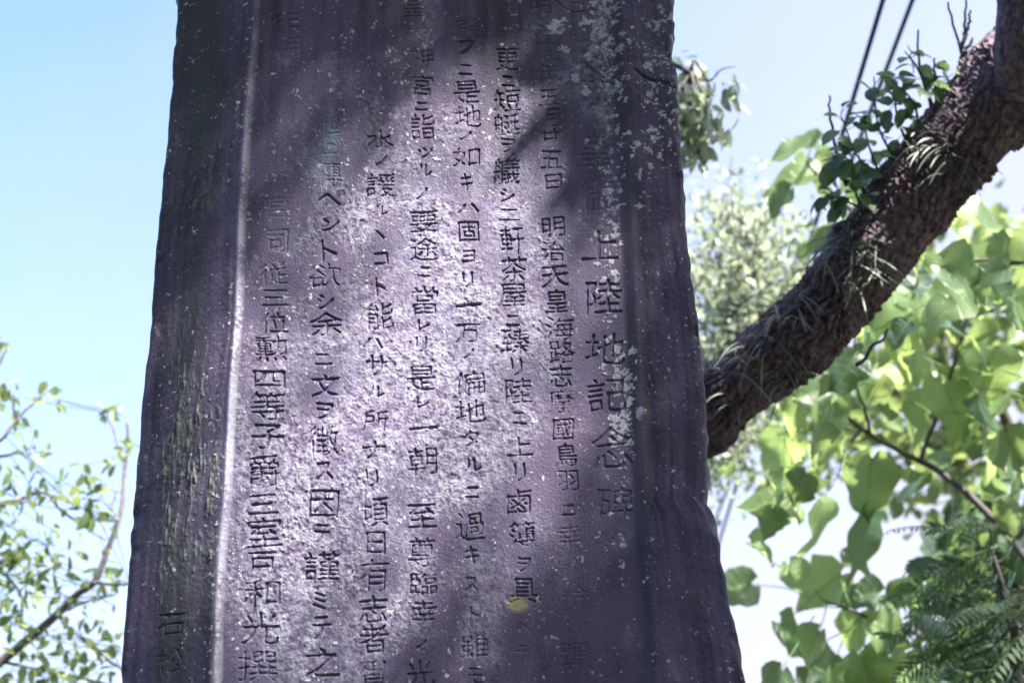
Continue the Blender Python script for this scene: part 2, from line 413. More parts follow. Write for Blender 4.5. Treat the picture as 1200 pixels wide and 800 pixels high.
U0, U1, Z0, Z1, CELL = -0.78, 0.46, 1.88, 3.46, 0.00072
RW, RH = int((U1 - U0) / CELL), int((Z1 - Z0) / CELL)
def raster_text():
    mask = np.zeros((RH, RW), np.float32); dep = np.ones((RH, RW), np.float32); thin = np.full((RH, RW), .40, np.float32); lab = np.zeros((RH, RW), np.int16); cid = 0
    G = glyph_tris(); r = np.random.default_rng(3)
    for k, (name, chars) in enumerate(T.items()):
        for ch, cx, cy, w, h, d in chars:
            v, tr = G[ch]
            w *= r.uniform(.94, 1.02); h *= r.uniform(.90, .97) if ch >= "一" else r.uniform(.95, 1.04)
            ang = r.normal() * .025
            x = v[:, 0] * w; y = v[:, 1] * h
            x = x + 0.6 * np.sin(y * .21 + r.uniform(0, 6)); y = y + 0.6 * np.sin(x * .19 + r.uniform(0, 6))
            X = cx + x * math.cos(ang) - y * math.sin(ang); Y = cy - (x * math.sin(ang) + y * math.cos(ang))
            u, z = plane(X, Y)
            gx = (u - U0) / CELL; gy = (z - Z0) / CELL
            for a, b, c in tr:
                xa, xb, xc = gx[a], gx[b], gx[c]; ya, yb, yc = gy[a], gy[b], gy[c]
                det = (yb - yc) * (xa - xc) + (xc - xb) * (ya - yc)
                if abs(det) < 1e-9: continue
                i0 = max(int(min(xa, xb, xc)), 0); i1 = min(int(max(xa, xb, xc)) + 2, RW)
                j0 = max(int(min(ya, yb, yc)), 0); j1 = min(int(max(ya, yb, yc)) + 2, RH)
                if i0 >= i1 or j0 >= j1: continue
                xs = np.arange(i0, i1)[None]; ys = np.arange(j0, j1)[:, None]
                l1 = ((yb - yc) * (xs - xc) + (xc - xb) * (ys - yc)) / det
                l2 = ((yc - ya) * (xs - xc) + (xa - xc) * (ys - yc)) / det
                ins = (l1 >= -.02) & (l2 >= -.02) & (l1 + l2 <= 1.02)
                sub = mask[j0:j1, i0:i1]; sub[ins] = 1.0
            i0, i1 = int(max(gx.min() - 6, 0)), int(min(gx.max() + 7, RW)); j0, j1 = int(max(gy.min() - 6, 0)), int(min(gy.max() + 7, RH))
            cid += 1
            if i1 > i0 and j1 > j0: lab[j0:j1, i0:i1] = cid; dep[j0:j1, i0:i1] = d; thin[j0:j1, i0:i1] = .20 if ch < '一' else (.34 if len(tr) < 50 else .44 if len(tr) < 95 else .50)
    # broaden the strokes like a chisel does
    m = blur(mask, 1.7)
    cut = thin + .09 * noise(m.shape, 7, 7, 14) * (m > .02)
    return (np.clip((m - cut) / .38, 0, 1) * np.clip(dep, 0, 1) ** 1.2).astype(np.float32), lab

def sample(a, u, z):
    x = np.clip((u - U0) / CELL, 0, RW - 1.001); y = np.clip((z - Z0) / CELL, 0, RH - 1.001)
    i = x.astype(int); j = y.astype(int); fx = x - i; fy = y - j
    return (a[j, i] * (1 - fx) + a[j, i + 1] * fx) * (1 - fy) + (a[j + 1, i] * (1 - fx) + a[j + 1, i + 1] * fx) * fy

def blob_field(px, py, items):           # soft union of ellipses in the face's own photo-measured units
    o = np.zeros(px.shape)
    for cx, cy, rx, ry, v in items:
        d = ((px - cx) / rx) ** 2 + ((py - cy) / ry) ** 2
        o = np.maximum(o, v * np.exp(-d))
    return o

def lichen_raster():
    r = np.random.default_rng(21)
    f = np.full((RH, RW), -1.0, np.float32); amp = np.ones((RH, RW), np.float32)
    groups = [  # (count, x centre, y centre, x spread, y spread, rmin, rmax px)
        (270, 715, 150, 10, 150, 1.0, 4.2), (110, 703, 40, 14, 42, 1.5, 6), (120, 770, 60, 16, 45, 1.2, 4.6), (60, 765, 150, 16, 60, 1.5, 4.5),
        (60, 765, 300, 14, 110, .8, 2.6), (50, 815, 300, 8, 100, .8, 2.6), (80, 785, 480, 12, 90, .6, 1.8), (50, 822, 500, 6, 60, .7, 2.4), (50, 800, 650, 40, 100, .7, 2.0), (60, 730, 470, 7, 35, 2, 6), (40, 728, 540, 6, 60, 1.5, 4),
        (330, 340, 130, 40, 130, .7, 2.6), (260, 440, 130, 30, 90, .9, 3.2), (160, 490, 130, 22, 60, .9, 3), (120, 600, 110, 12, 50, 1, 3.2),
        (260, 285, 330, 5, 300, .8, 2.6), (160, 320, 360, 26, 80, 1, 3), (150, 250, 600, 8, 130, .7, 1.8), (14, 215, 300, 30, 200, .5, 1.3),
        (700, 360, 560, 60, 190, .8, 2.8), (500, 440, 600, 60, 170, .8, 2.5), (250, 540, 420, 60, 180, .7, 2.2), (70, 640, 700, 60, 70, .7, 2.2), (25, 640, 100, 50, 80, .8, 2.5),
        (25, 655, 30, 6, 6, 2, 5), (14, 812, 150, 8, 40, 1, 3)]
    for n, cx, cy, sx, sy, r0, r1 in groups:
        X = cx + r.normal(size=n) * sx; Y = cy + r.normal(size=n) * sy
        R = r0 + (r1 - r0) * r.random(n) ** 2.2
        u, z = plane(X, Y); gx = (u - U0) / CELL; gy = (z - Z0) / CELL; R = R * 0.00155 / CELL
        E = r.uniform(.75, 1.35, n); n = int(n * .62); AM = .15 + .85 * r.random(len(E)) ** 1.6 if r1 < 4 else r.uniform(.7, 1, len(E)); n = n if r1 < 4 else len(E); R = R * (1.15 if r1 > 4 else 1)
        for x, y, rr, e, am in list(zip(gx, gy, R * .85, E, AM))[:n]:
            k = int(rr * 2) + 2; i0, i1, j0, j1 = int(x) - k, int(x) + k, int(y) - k, int(y) + k
            if i0 < 0 or j0 < 0 or i1 >= RW or j1 >= RH: continue
            xs = np.arange(i0, i1)[None]; ys = np.arange(j0, j1)[:, None]
            d = 1 - np.sqrt(((xs - x) * e) ** 2 + ((ys - y) / e) ** 2) / rr
            w_ = (d > f[j0:j1, i0:i1]) & (d > -.35); amp[j0:j1, i0:i1][w_] = am
            f[j0:j1, i0:i1] = np.maximum(f[j0:j1, i0:i1], d)
    f += .36 * noise((RH, RW), 1.5, 1.5, 4) + .24 * noise((RH, RW), 3.2, 3.2, 6) + .2 * noise((RH, RW), 6, 6, 5)
    return np.clip(f * 3.0, 0, 1) * blur(amp, 1.0)

def build_monument():
    root = thing('stone_monument', (-.12, .16, 0), 'tall dark purple-grey stone monument carved with columns of Japanese writing', 'monument')
    NF = 860
    zf = np.arange(1.90, 3.44, 0.00128)
    z = np.concatenate([np.linspace(.55, 1.90, 40)[:-1], zf, np.linspace(3.44, 4.0, 24)[1:]])
    fine = (z >= 1.90 - 1e-9) & (z <= zf[-1] + 1e-9)
    nr = len(z)
    uL, uR = lookup(cL, z), lookup(cR, z)
    uL = uL + .0007 * noise((nr, 1), 9, 0, 71)[:, 0] * fine; uR = uR + .0011 * noise((nr, 1), 6, 0, 72)[:, 0] * fine
    top = np.clip((z - 3.72) / .28, 0, 1); shrink = 1 - (1 - np.sqrt(np.maximum(1 - top ** 2, .04))) * .45
    mid = (uL + uR) / 2; uL = mid + (uL - mid) * shrink; uR = mid + (uR - mid) * shrink
    t = np.linspace(0, 1, NF)
    t = t + .0  # columns follow the outline
    U = uL[:, None] + (uR - uL)[:, None] * t[None]; Z = np.repeat(z[:, None], NF, 1)
    rl, rb = lookup(cRidge, z)[:, None], lookup(cBand, z)[:, None]
    ss = lambda x: np.clip(x, 0, 1) ** 2 * (3 - 2 * np.clip(x, 0, 1))
    # ---- relief of the face (metres towards the viewer)
    wob = .0025 * noise((nr, 1), 60, 0, 75)
    dl = U - (rl + wob); db = U - rb
    H = np.zeros_like(U)
    ledge = .014
    H += np.where(dl < 0, ledge + dl * .26, ledge * (1 - ss(dl / .011)))            # left border and its bevel
    H += np.where(db < .012, .011 * ss((db + .012) / .024), .011 - .07 * (db - .012))  # right bevel and border
    edge = np.minimum(U - uL[:, None], uR[:, None] - U)
    H -= .009 * (1 - np.sqrt(np.clip(edge / .008, 0, 1) * (2 - np.clip(edge / .008, 0, 1))))
    px, py = to_px(np.stack([U, np.zeros_like(U), Z], -1).reshape(-1, 3))
    px = px.reshape(U.shape); py = py.reshape(U.shape)
    panel = ss(dl / .012) * ss(-(db + .01) / .01)
    bord_l = ss(-dl / .01); bord_r = ss(db / .02)
    sh = U.shape
    n_lump = noise(sh, 1.9, 1.9, 31); n_lump2 = noise(sh, 3.6, 3.6, 32); n_mid = noise(sh, 14, 14, 33); n_big = noise(sh, 70, 50, 34)
    n_vert = noise(sh, 45, 3.5, 35); n_vert2 = noise(sh, 130, 10, 36); n_fine = noise(sh, 1.05, 1.05, 37)
    patch = noise(sh, 22, 16, 38)
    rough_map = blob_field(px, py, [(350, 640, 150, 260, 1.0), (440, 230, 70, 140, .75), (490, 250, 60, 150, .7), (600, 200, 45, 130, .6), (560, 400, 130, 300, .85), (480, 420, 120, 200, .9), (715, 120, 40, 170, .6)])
    crust_sun = np.clip(rough_map * 1.3 - .35 + .20 * patch + .16 * n_mid, 0, 1)          # pitted crusty skin, spread to paint the sunlit area pale
    f2 = fine[:, None].astype(float)
    H += f2 * (.0011 * n_big + .00035 * n_mid)
    H += f2 * panel * ((.00005 + .00031 * crust_sun) * n_lump + (.00008 + .00028 * crust_sun) * np.maximum(n_lump2, -.2) + (.00009 + .00030 * crust_sun) * n_fine)
    H += f2 * (bord_l * (0.0004 * n_vert + .0011 * n_vert2 + .0002 * n_lump) + bord_r * (.0005 * n_vert + .0009 * n_mid + .0002 * n_lump))
    # ---- carved writing
    tm, lab = raster_text()
    wear = np.clip(1.0 - .35 * np.clip(noise(sh, 9, 9, 39) - .6, 0, 1.2), .4, 1)
    g = sample(tm, U, Z) * f2
    H -= .0037 * g * wear
    # crack in the right shoulder, scratch under the third column's boat
    for pts, dep, wd in (([(744, 84), (752, 92), (764, 97), (778, 99), (796, 105)], .006, .0022), ([(650, 0), (662, 10), (672, 14), (700, 12), (735, 30)], .002, .0015), ([(632, 190), (624, 210), (615, 228), (607, 248)], .0012, .0012), ([(690, 78), (704, 88), (712, 96), (680, 95)], .003, .002)):
        a = np.array(pts, float); cu, cz = plane(a[:, 0], a[:, 1]); d = np.full(sh, 9.0)
        for i in range(len(pts) - 1):
            ax, az, bx, bz = cu[i], cz[i], cu[i + 1], cz[i + 1]
            s_ = np.clip(((U - ax) * (bx - ax) + (Z - az) * (bz - az)) / ((bx - ax) ** 2 + (bz - az) ** 2), 0, 1)
            d = np.minimum(d, np.hypot(U - ax - s_ * (bx - ax), Z - az - s_ * (bz - az)))
        H -= dep * np.exp(-(d / (wd * (1 + .3 * n_mid.clip(-1.5, 1.5)))) ** 2)
    lich = sample(lichen_raster().astype(np.float32), U, Z) * f2
    rim_light = np.exp(-((dl - .0035) / .0042) ** 2) * np.clip((py + 40) / 380, .25, 1.0) * np.clip(.55 + .35 * n_fine + .25 * n_mid, 0, 1) * f2  # pale ridge speckles, brightened to paint the sunlit bevel
    lich = np.maximum(lich, 1.1 * rim_light).clip(0, 1)
    H += .0011 * lich
    # small chips out of the edges
    chips = np.clip(noise(sh, 9, 6, 41) - .55, 0, 2) * np.exp(-edge / .012)
    H -= .008 * chips * f2
    # ---- colour skins, some with sun and shade painted in
    stain = np.clip(.55 * np.clip((300 - py) / 300, 0, 1) + .28 * n_vert2 + .18 * n_vert - .12, 0, 1) * panel * np.clip((420 - py) / 250, 0, 1) * (1 - .75 * crust_sun)
    stain = np.maximum(stain, blob_field(px, py, [(432, 50, 10, 70, .8), (302, 60, 7, 110, .7), (565, 308, 9, 9, .8)]) * np.clip(.7 + .3 * n_mid, 0, 1))
    n_st = noise(sh, 60, 2.0, 44)
    stain = np.maximum(stain, bord_l * np.clip(.5 + .28 * n_vert2 + .16 * n_vert + .22 * n_st, 0, .95))
    stain = np.maximum(stain, bord_r * np.clip(.12 + .25 * n_vert2 + .2 * n_st, 0, .75))
    n_st0 = noise(sh, 50, 3.0, 46)
    band_shade = np.exp(-((db) / .016) ** 2)  # dark green band, painting the shade of the turned-away bevel
    algae_shade = np.maximum(bord_l * np.clip(blob_field(px, py, [(245, 60, 45, 160, .95), (222, 380, 40, 230, .8), (215, 690, 55, 170, .75)]) + .2 * n_vert2, 0, 1),  # green-black left border, partly its shade painted in
                       band_shade * np.clip(.38 + .25 * n_vert2 + .2 * n_st0, 0, .85))
    moss = bord_l * blob_field(px, py, [(238, 215, 24, 34, 1), (255, 200, 12, 22, .9), (207, 265, 10, 45, .8), (218, 470, 22, 60, .7), (222, 560, 40, 120, .95), (192, 640, 18, 70, .6), (250, 620, 12, 100, .8)])
    n_fib = noise(sh, 5, 1.3, 45)
    moss = np.clip(moss * (.34 + .25 * n_vert + .34 * n_fib + .25 * n_mid + .2 * n_fine), 0, .85)
    H += .0022 * moss * np.abs(n_fib) * f2
    blue = blob_field(px, py, [(388, 160, 11, 26, .8), (380, 195, 18, 22, .5), (330, 150, 6, 30, .35), (700, 40, 12, 40, .25)]) * np.clip(.7 + .35 * patch, 0, 1)
    yel = np.clip(blob_field(px, py, [(608, 708, 15, 11, 1.5), (611, 437, 6, 9, .9), (643, 142, 12, 9, .7), (475, 4, 10, 5, .7)]) * (.9 + .25 * n_mid) * 1.6 - .75, 0, 1)
    yel = np.maximum(yel, 0)
    crust_sun_c = np.clip(crust_sun * (.55 + .30 * n_lump + .2 * n_lump2), 0, 1) * panel * .9
    crust_sun_c = np.maximum(crust_sun_c, np.exp(-((dl - .004) / .006) ** 2) * np.clip((py + 60) / 400, .3, 1.0) * np.clip(.8 + .4 * n_mid, .2, 1.1))  # ridge paled further to imitate the sun on it
    clean = 1 - .8 * g
    A = {'stain': stain, 'algae_shade': np.clip(algae_shade, 0, 1), 'moss': moss, 'blue': blue, 'yellow': yel, 'lichen_rimlight': lich * clean, 'crust_sun': np.clip(crust_sun_c, 0, 1) * clean}
    # ---- close the slab: sides and back as extra columns round the ring
    back = .30; side_y = [.02, .07, .14, .22]
    Vf = np.stack([U, -H, Z], -1)
    def side(uE, hE, k):
        n_ = .004 * noise((nr, 1), 12, 0, 80 + int(k * 100))[:, 0] * fine
        return np.stack([uE + n_, -hE + k, z], -1)[:, None]
    ringR = [side(uR, H[:, -1], k) for k in side_y] + [np.stack([uR - .02, np.full(nr, back), z], -1)[:, None]]
    ringL = [np.stack([uL + .02, np.full(nr, back), z], -1)[:, None]] + [side(uL, H[:, 0], k) for k in side_y[::-1]]
    midB = np.stack([(uL + uR) / 2, np.full(nr, back + .02), z], -1)[:, None]
    V = np.concatenate([Vf] + ringR + [midB] + ringL, 1)
    nc = V.shape[1]
    pad = nc - NF
    A = {k: np.concatenate([a, np.repeat(a[:, -1:] * (k in ('lichen_rimlight', 'stain')), pad // 2 + 1, 1), np.repeat(a[:, :1] * (k in ('lichen_rimlight', 'stain', 'algae_shade')), pad - pad // 2 - 1, 1)], 1) for k, a in A.items()}
    i = np.arange(nr - 1)[:, None] * nc; j = np.arange(nc)[None]; j2 = (j + 1) % nc
    Fq = np.stack([i + j, i + j2, i + nc + j2, i + nc + j], -1)
    # faces inside the strokes of each carved column become that column's own mesh
    li = np.clip(((U - U0) / CELL).astype(int), 0, RW - 1); lj = np.clip(((Z - Z0) / CELL).astype(int), 0, RH - 1)
    gl = lab[lj, li]
    fl = np.zeros(Fq.shape[:2], np.int16)
    gm = .25 * (g[:-1, :-1] + g[1:, :-1] + g[:-1, 1:] + g[1:, 1:])
    fl[:, :NF - 1] = np.where(gm > .15, gl[:-1, :-1], 0)
    Vw = V.reshape(-1, 3) - np.array(root.location)
    A = {k: a.reshape(-1) for k, a in A.items()}
    def part(name, faces, par=root, **kw):
        used, inv = np.unique(faces, return_inverse=True)
        fs = [inv.reshape(faces.shape)]
        me = raw_mesh(name, Vw[used], fs, STONE, {k: a[used] for k, a in A.items()})
        return link(bpy.data.objects.new(name, me), par, **kw)
    caps = []
    h = nc // 2
    for base, flip in ((0, True), ((nr - 1) * nc, False)):       # strip the ring shut across its two halves
        for k in range(h - 1):
            q4 = (base + k, base + k + 1, base + nc - 2 - k, base + nc - 1 - k)
            if len(set(q4)) == 4: caps.append(q4 if not flip else q4[::-1])
    part('stone_slab', np.concatenate([Fq[fl == 0], np.array(caps)]))
    names = {'title': 'large carved title column along the right bevel', 'date': 'narrow carved column with the date', 'mason': 'two faint carved characters on the dark left border', 'signature': 'carved signature column beside the pale ridge'}
    cid = 0
    order = np.argsort(fl, axis=None, kind='stable'); flat = fl.reshape(-1)[order]; F_all = Fq.reshape(-1, 4)[order]
    for name, chars in T.items():
        colm = link(bpy.data.objects.new('inscription', None), root, label=names.get(name)); colm.empty_display_size = .05
        for _ in chars:
            cid += 1
            i0, i1 = np.searchsorted(flat, [cid, cid + 1])
            if i1 - i0 > 4: part('carved_character', F_all[i0:i1], colm)
    # stepped plinth below
    import bmesh
    for (w, d, z0, z1) in ((1.9, 1.0, 0, .28), (1.45, .62, .28, .57)):
        bm = bmesh.new(); bmesh.ops.create_cube(bm, size=1)
        for v in bm.verts: v.co = Vector((v.co.x * w, v.co.y * d, (v.co.z + .5) * (z1 - z0) + z0))
        bmesh.ops.bevel(bm, geom=bm.edges[:], offset=.02, segments=2, affect='EDGES')
        me = bpy.data.meshes.new('plinth'); bm.to_mesh(me); bm.free(); me.materials.append(STONE)
        link(bpy.data.objects.new('plinth', me), root)
build_monument()

# ------------------------------------------------------------------ leaf shapes
def big_tpl(seed):
    r = np.random.default_rng(seed); prof = np.array([(0, .18), (.06, .66), (.16, .93), (.28, 1.0), (.38, .93), (.47, .80), (.56, .76), (.66, .66), (.78, .45), (.90, .20), (1, .015)])
    V = []; U = []; F = []; nx = 8; ny = len(prof) - 1
    lw, rw = .44 * r.uniform(.85, 1.15), .44 * r.uniform(.85, 1.15)
    ph = r.uniform(0, 6); cv = r.uniform(.1, .7); fo = r.uniform(.05, .55); tw = r.uniform(-.6, .6); sw = r.uniform(-.12, .12)
    jl = 1 + .08 * r.normal(size=ny + 1); jr = 1 + .08 * r.normal(size=ny + 1)
    for j, (y, w) in enumerate(prof):
        for x in np.linspace(-1, 1, nx + 1):
            ww = w * (lw * jl[j] if x < 0 else rw * jr[j])
            X = x * ww; yy = y - .17 * abs(x) ** 1.5 * (1 - y) ** 2
            z = fo * abs(X) - cv * y * y + .075 * math.sin(10 * y + ph + 2 * x) * abs(x) + tw * X * y + .012 * math.cos((y - .22 * abs(x)) * 6.5 * 6.283)
            V.append((X + sw * y * y, yy, z)); U.append((x, y))
    for j in range(ny):
        for i in range(nx):
            a = j * (nx + 1) + i; F.append((a, a + 1, a + nx + 2, a + nx + 1))
    return np.array(V), np.array(F), np.array(U)
BIGS = [big_tpl(k) for k in range(9)]
TP_OVAL = leaf_tpl(5, 4, .46, .45, .75, .2, .18)
TP_ROUND = leaf_tpl(5, 4, .75, .42, .6, .25, .3)
TP_SMALL = leaf_tpl(3, 2, .5, .45, .7, .2, .15)
TP_STRAP = leaf_tpl(8, 2, .055, .5, .35, .3, 0.0)
TP_NEEDLE = leaf_tpl(3, 2, .26, .35, .8, .2, .2)

# ------------------------------------------------------------------ leaning tree (limb crossing the upper right)
DL = 3.72
def limb_pts():
    px = [(835, 479, 39), (870, 449, 41), (925, 402, 43), (975, 353, 45), (1022, 298, 46), (1062, 240, 47), (1103, 189, 49), (1145, 145, 54), (1195, 100, 62), (1260, 40, 66)]
    P = [at(x, y, DL - .0 - .00025 * max(0, x - 835)) for x, y, r in px]; R = [r * DL / FPX for _, _, r in px]
    P = [np.array([-.85, 1.75, -.05]), np.array([-.62, 1.6, .75]), np.array([-.25, 1.42, 1.45]), at(735, 580, DL + .05)] + P
    R = [.17, .14, .115, .092] + R
    P += [np.array([2.25, .55, 4.6]), np.array([2.35, 0.1, 5.3]), np.array([2.25, -.5, 6.0])]
    R += [.125, .10, .07]
    return np.array(P), np.array(R)
LP, LR = limb_pts()

def cells(u, v, cu, cv, seed):           # cellular relief on a wrapped sheet: distance to the nearest plate edge
    r = np.random.default_rng(seed); nu = max(int(round(1 / cu)), 3); 
    gu = u / cu; gv = v / cv
    iu = np.floor(gu).astype(int); iv = np.floor(gv).astype(int)
    NV = int(v.max() / cv) + 4
    jx = r.random((NV + 4, nu)); jy = r.random((NV + 4, nu)); hh = r.random((NV + 4, nu))
    d1 = np.full(u.shape, 9.0); d2 = d1.copy(); hv = np.zeros(u.shape)
    for a in (-1, 0, 1):
        for b in (-1, 0, 1):
            cu_ = iu + a; cv_ = iv + b; m = cu_ % nu; w = np.clip(cv_ + 1, 0, NV + 3)
            d = np.hypot(gu - cu_ - jx[w, m], gv - cv_ - jy[w, m])
            new = d < d1
            d2 = np.where(new, d1, np.minimum(d2, d)); hv = np.where(new, hh[w, m], hv); d1 = np.where(new, d, d1)
    return d2 - d1, hv

def bark_tube(mb, P, R, step, sides, seed, depth=.017):
    L_ = np.linalg.norm(np.diff(P, axis=0), axis=1).sum(); n = int(L_ / step)
    PR = smooth_path(np.concatenate([P, R[:, None]], 1), n); Q = PR[:, :3]; rr = PR[:, 3]
    Tn = norm(np.gradient(Q, axis=0)); a = norm(np.cross(Tn, [0.2, 1, 0.1])); b = np.cross(Tn, a)
    th = np.arange(sides) / sides; s_ = np.concatenate([[0], np.cumsum(np.linalg.norm(np.diff(Q, axis=0), axis=1))])
    uu = np.repeat(th[None], n, 0); vv = np.repeat(s_[:, None], sides, 1)
    warp = .5 * noise((n, sides), 14, 14, seed + 5); warp2 = .5 * noise((n, sides), 14, 14, seed + 6)
    uu_ = (uu + warp * .022 + .35 * vv) % 1; vv_ = np.maximum(vv + warp2 * .02, 0)
    e, hv = cells(uu_, vv_, 1 / 32, .082, seed); e2, hv2 = cells(uu_, vv_, 1 / 64, .034, seed + 1)
    plate = np.clip(e * 3.2, 0, 1) ** .8
    H = depth * (plate * (.35 + .75 * hv) + .28 * np.clip(e2 * 2.5, 0, 1) * (.4 + hv2)) + .25 * depth * noise((n, sides), 2, 2, seed + 2) * .4
    H *= (.55 + .45 * np.clip(.5 + noise((n, sides), 30, 26, seed + 9), 0, 1.6))
    H += rr[:, None] * (.05 * noise((n, sides), 40, 30, seed + 3))
    rad = rr[:, None] - depth * .6 + H
    V = Q[:, None] + rad[..., None] * (np.cos(th * 6.2832)[None, :, None] * a[:, None] + np.sin(th * 6.2832)[None, :, None] * b[:, None])
    i = np.arange(n - 1)[:, None] * sides; j = np.arange(sides)[None]; j2 = (j + 1) % sides
    F = np.stack([i + j, i + j2, i + sides + j2, i + sides + j], -1).reshape(-1, 4)
    mb.add(V.reshape(-1, 3), F, np.repeat(hv.reshape(-1), 1), np.zeros((n * sides, 3)))
    return Q, rr

# light gaps of the crown, measured on the stone's face
LITPOLY = [([(556, 70), (604, 80), (640, 205), (646, 300), (625, 420), (570, 520), (500, 590), (420, 640), (350, 600), (345, 470), (400, 330), (450, 190), (510, 110)], 1.0),
           ([(520, 95), (610, 85), (650, 300), (650, 420), (600, 540), (530, 660), (430, 760), (380, 860), (225, 860), (235, 600), (255, 430), (330, 380), (390, 230), (440, 140)], .55),
           ([(640, 225), (722, 290), (738, 480), (720, 560), (650, 660), (560, 740), (530, 860), (380, 860), (600, 520)], .34),
           ([(255, 320), (330, 300), (345, 400), (290, 520), (240, 520)], .45), ([(232, 330), (302, 330), (292, 520), (288, 860), (218, 860)], .9), ([(262, 80), (305, 80), (296, 200), (258, 200)], .6),
           ([(735, 100), (800, 120), (840, 480), (760, 480)], .07)]
def build_litmap():
    gx, gy = np.meshgrid(np.arange(-200, 1100, 5.0), np.arange(-300, 1100, 5.0))
    m = np.full(gx.shape, .02)
    for poly, v in LITPOLY:
        k = in_poly(gx, gy, poly); m[k] = np.maximum(m[k], v)
    w = np.clip((gx - 470) / 90, 0, 1) * np.clip((330 - gy) / 80, 0, 1)      # crisp only where the gap narrows at the top
    return w * blur(m, 3.0) + (1 - w) * blur(m, 10.0)
LITMAP = build_litmap()
SUNLIT_LIMB = [(at(1040, 235, 3.6), .20), (at(985, 300, 3.6), .17), (at(935, 355, 3.6), .12), (at(870, 415, 3.6), .09), (at(1140, 165, 3.6), .06), (at(1060, 130, 3.6), .14), (at(1015, 130, 3.6), .12)]
def limb_gap(P):                         # leaves that would shade the sunlit stretches of the limb
    o = np.zeros(len(P), bool)
    for c, r_ in SUNLIT_LIMB:
        d = P - c; t_ = d @ L
        o |= (np.linalg.norm(d - t_[:, None] * L, axis=1) < r_ + .10) & (t_ > 0)
    return o
def lit(px, py):
    i = np.clip(((px + 200) / 5).astype(int), 0, LITMAP.shape[1] - 1); j = np.clip(((py + 300) / 5).astype(int), 0, LITMAP.shape[0] - 1)
    return np.clip(LITMAP[j, i], .02, 1)

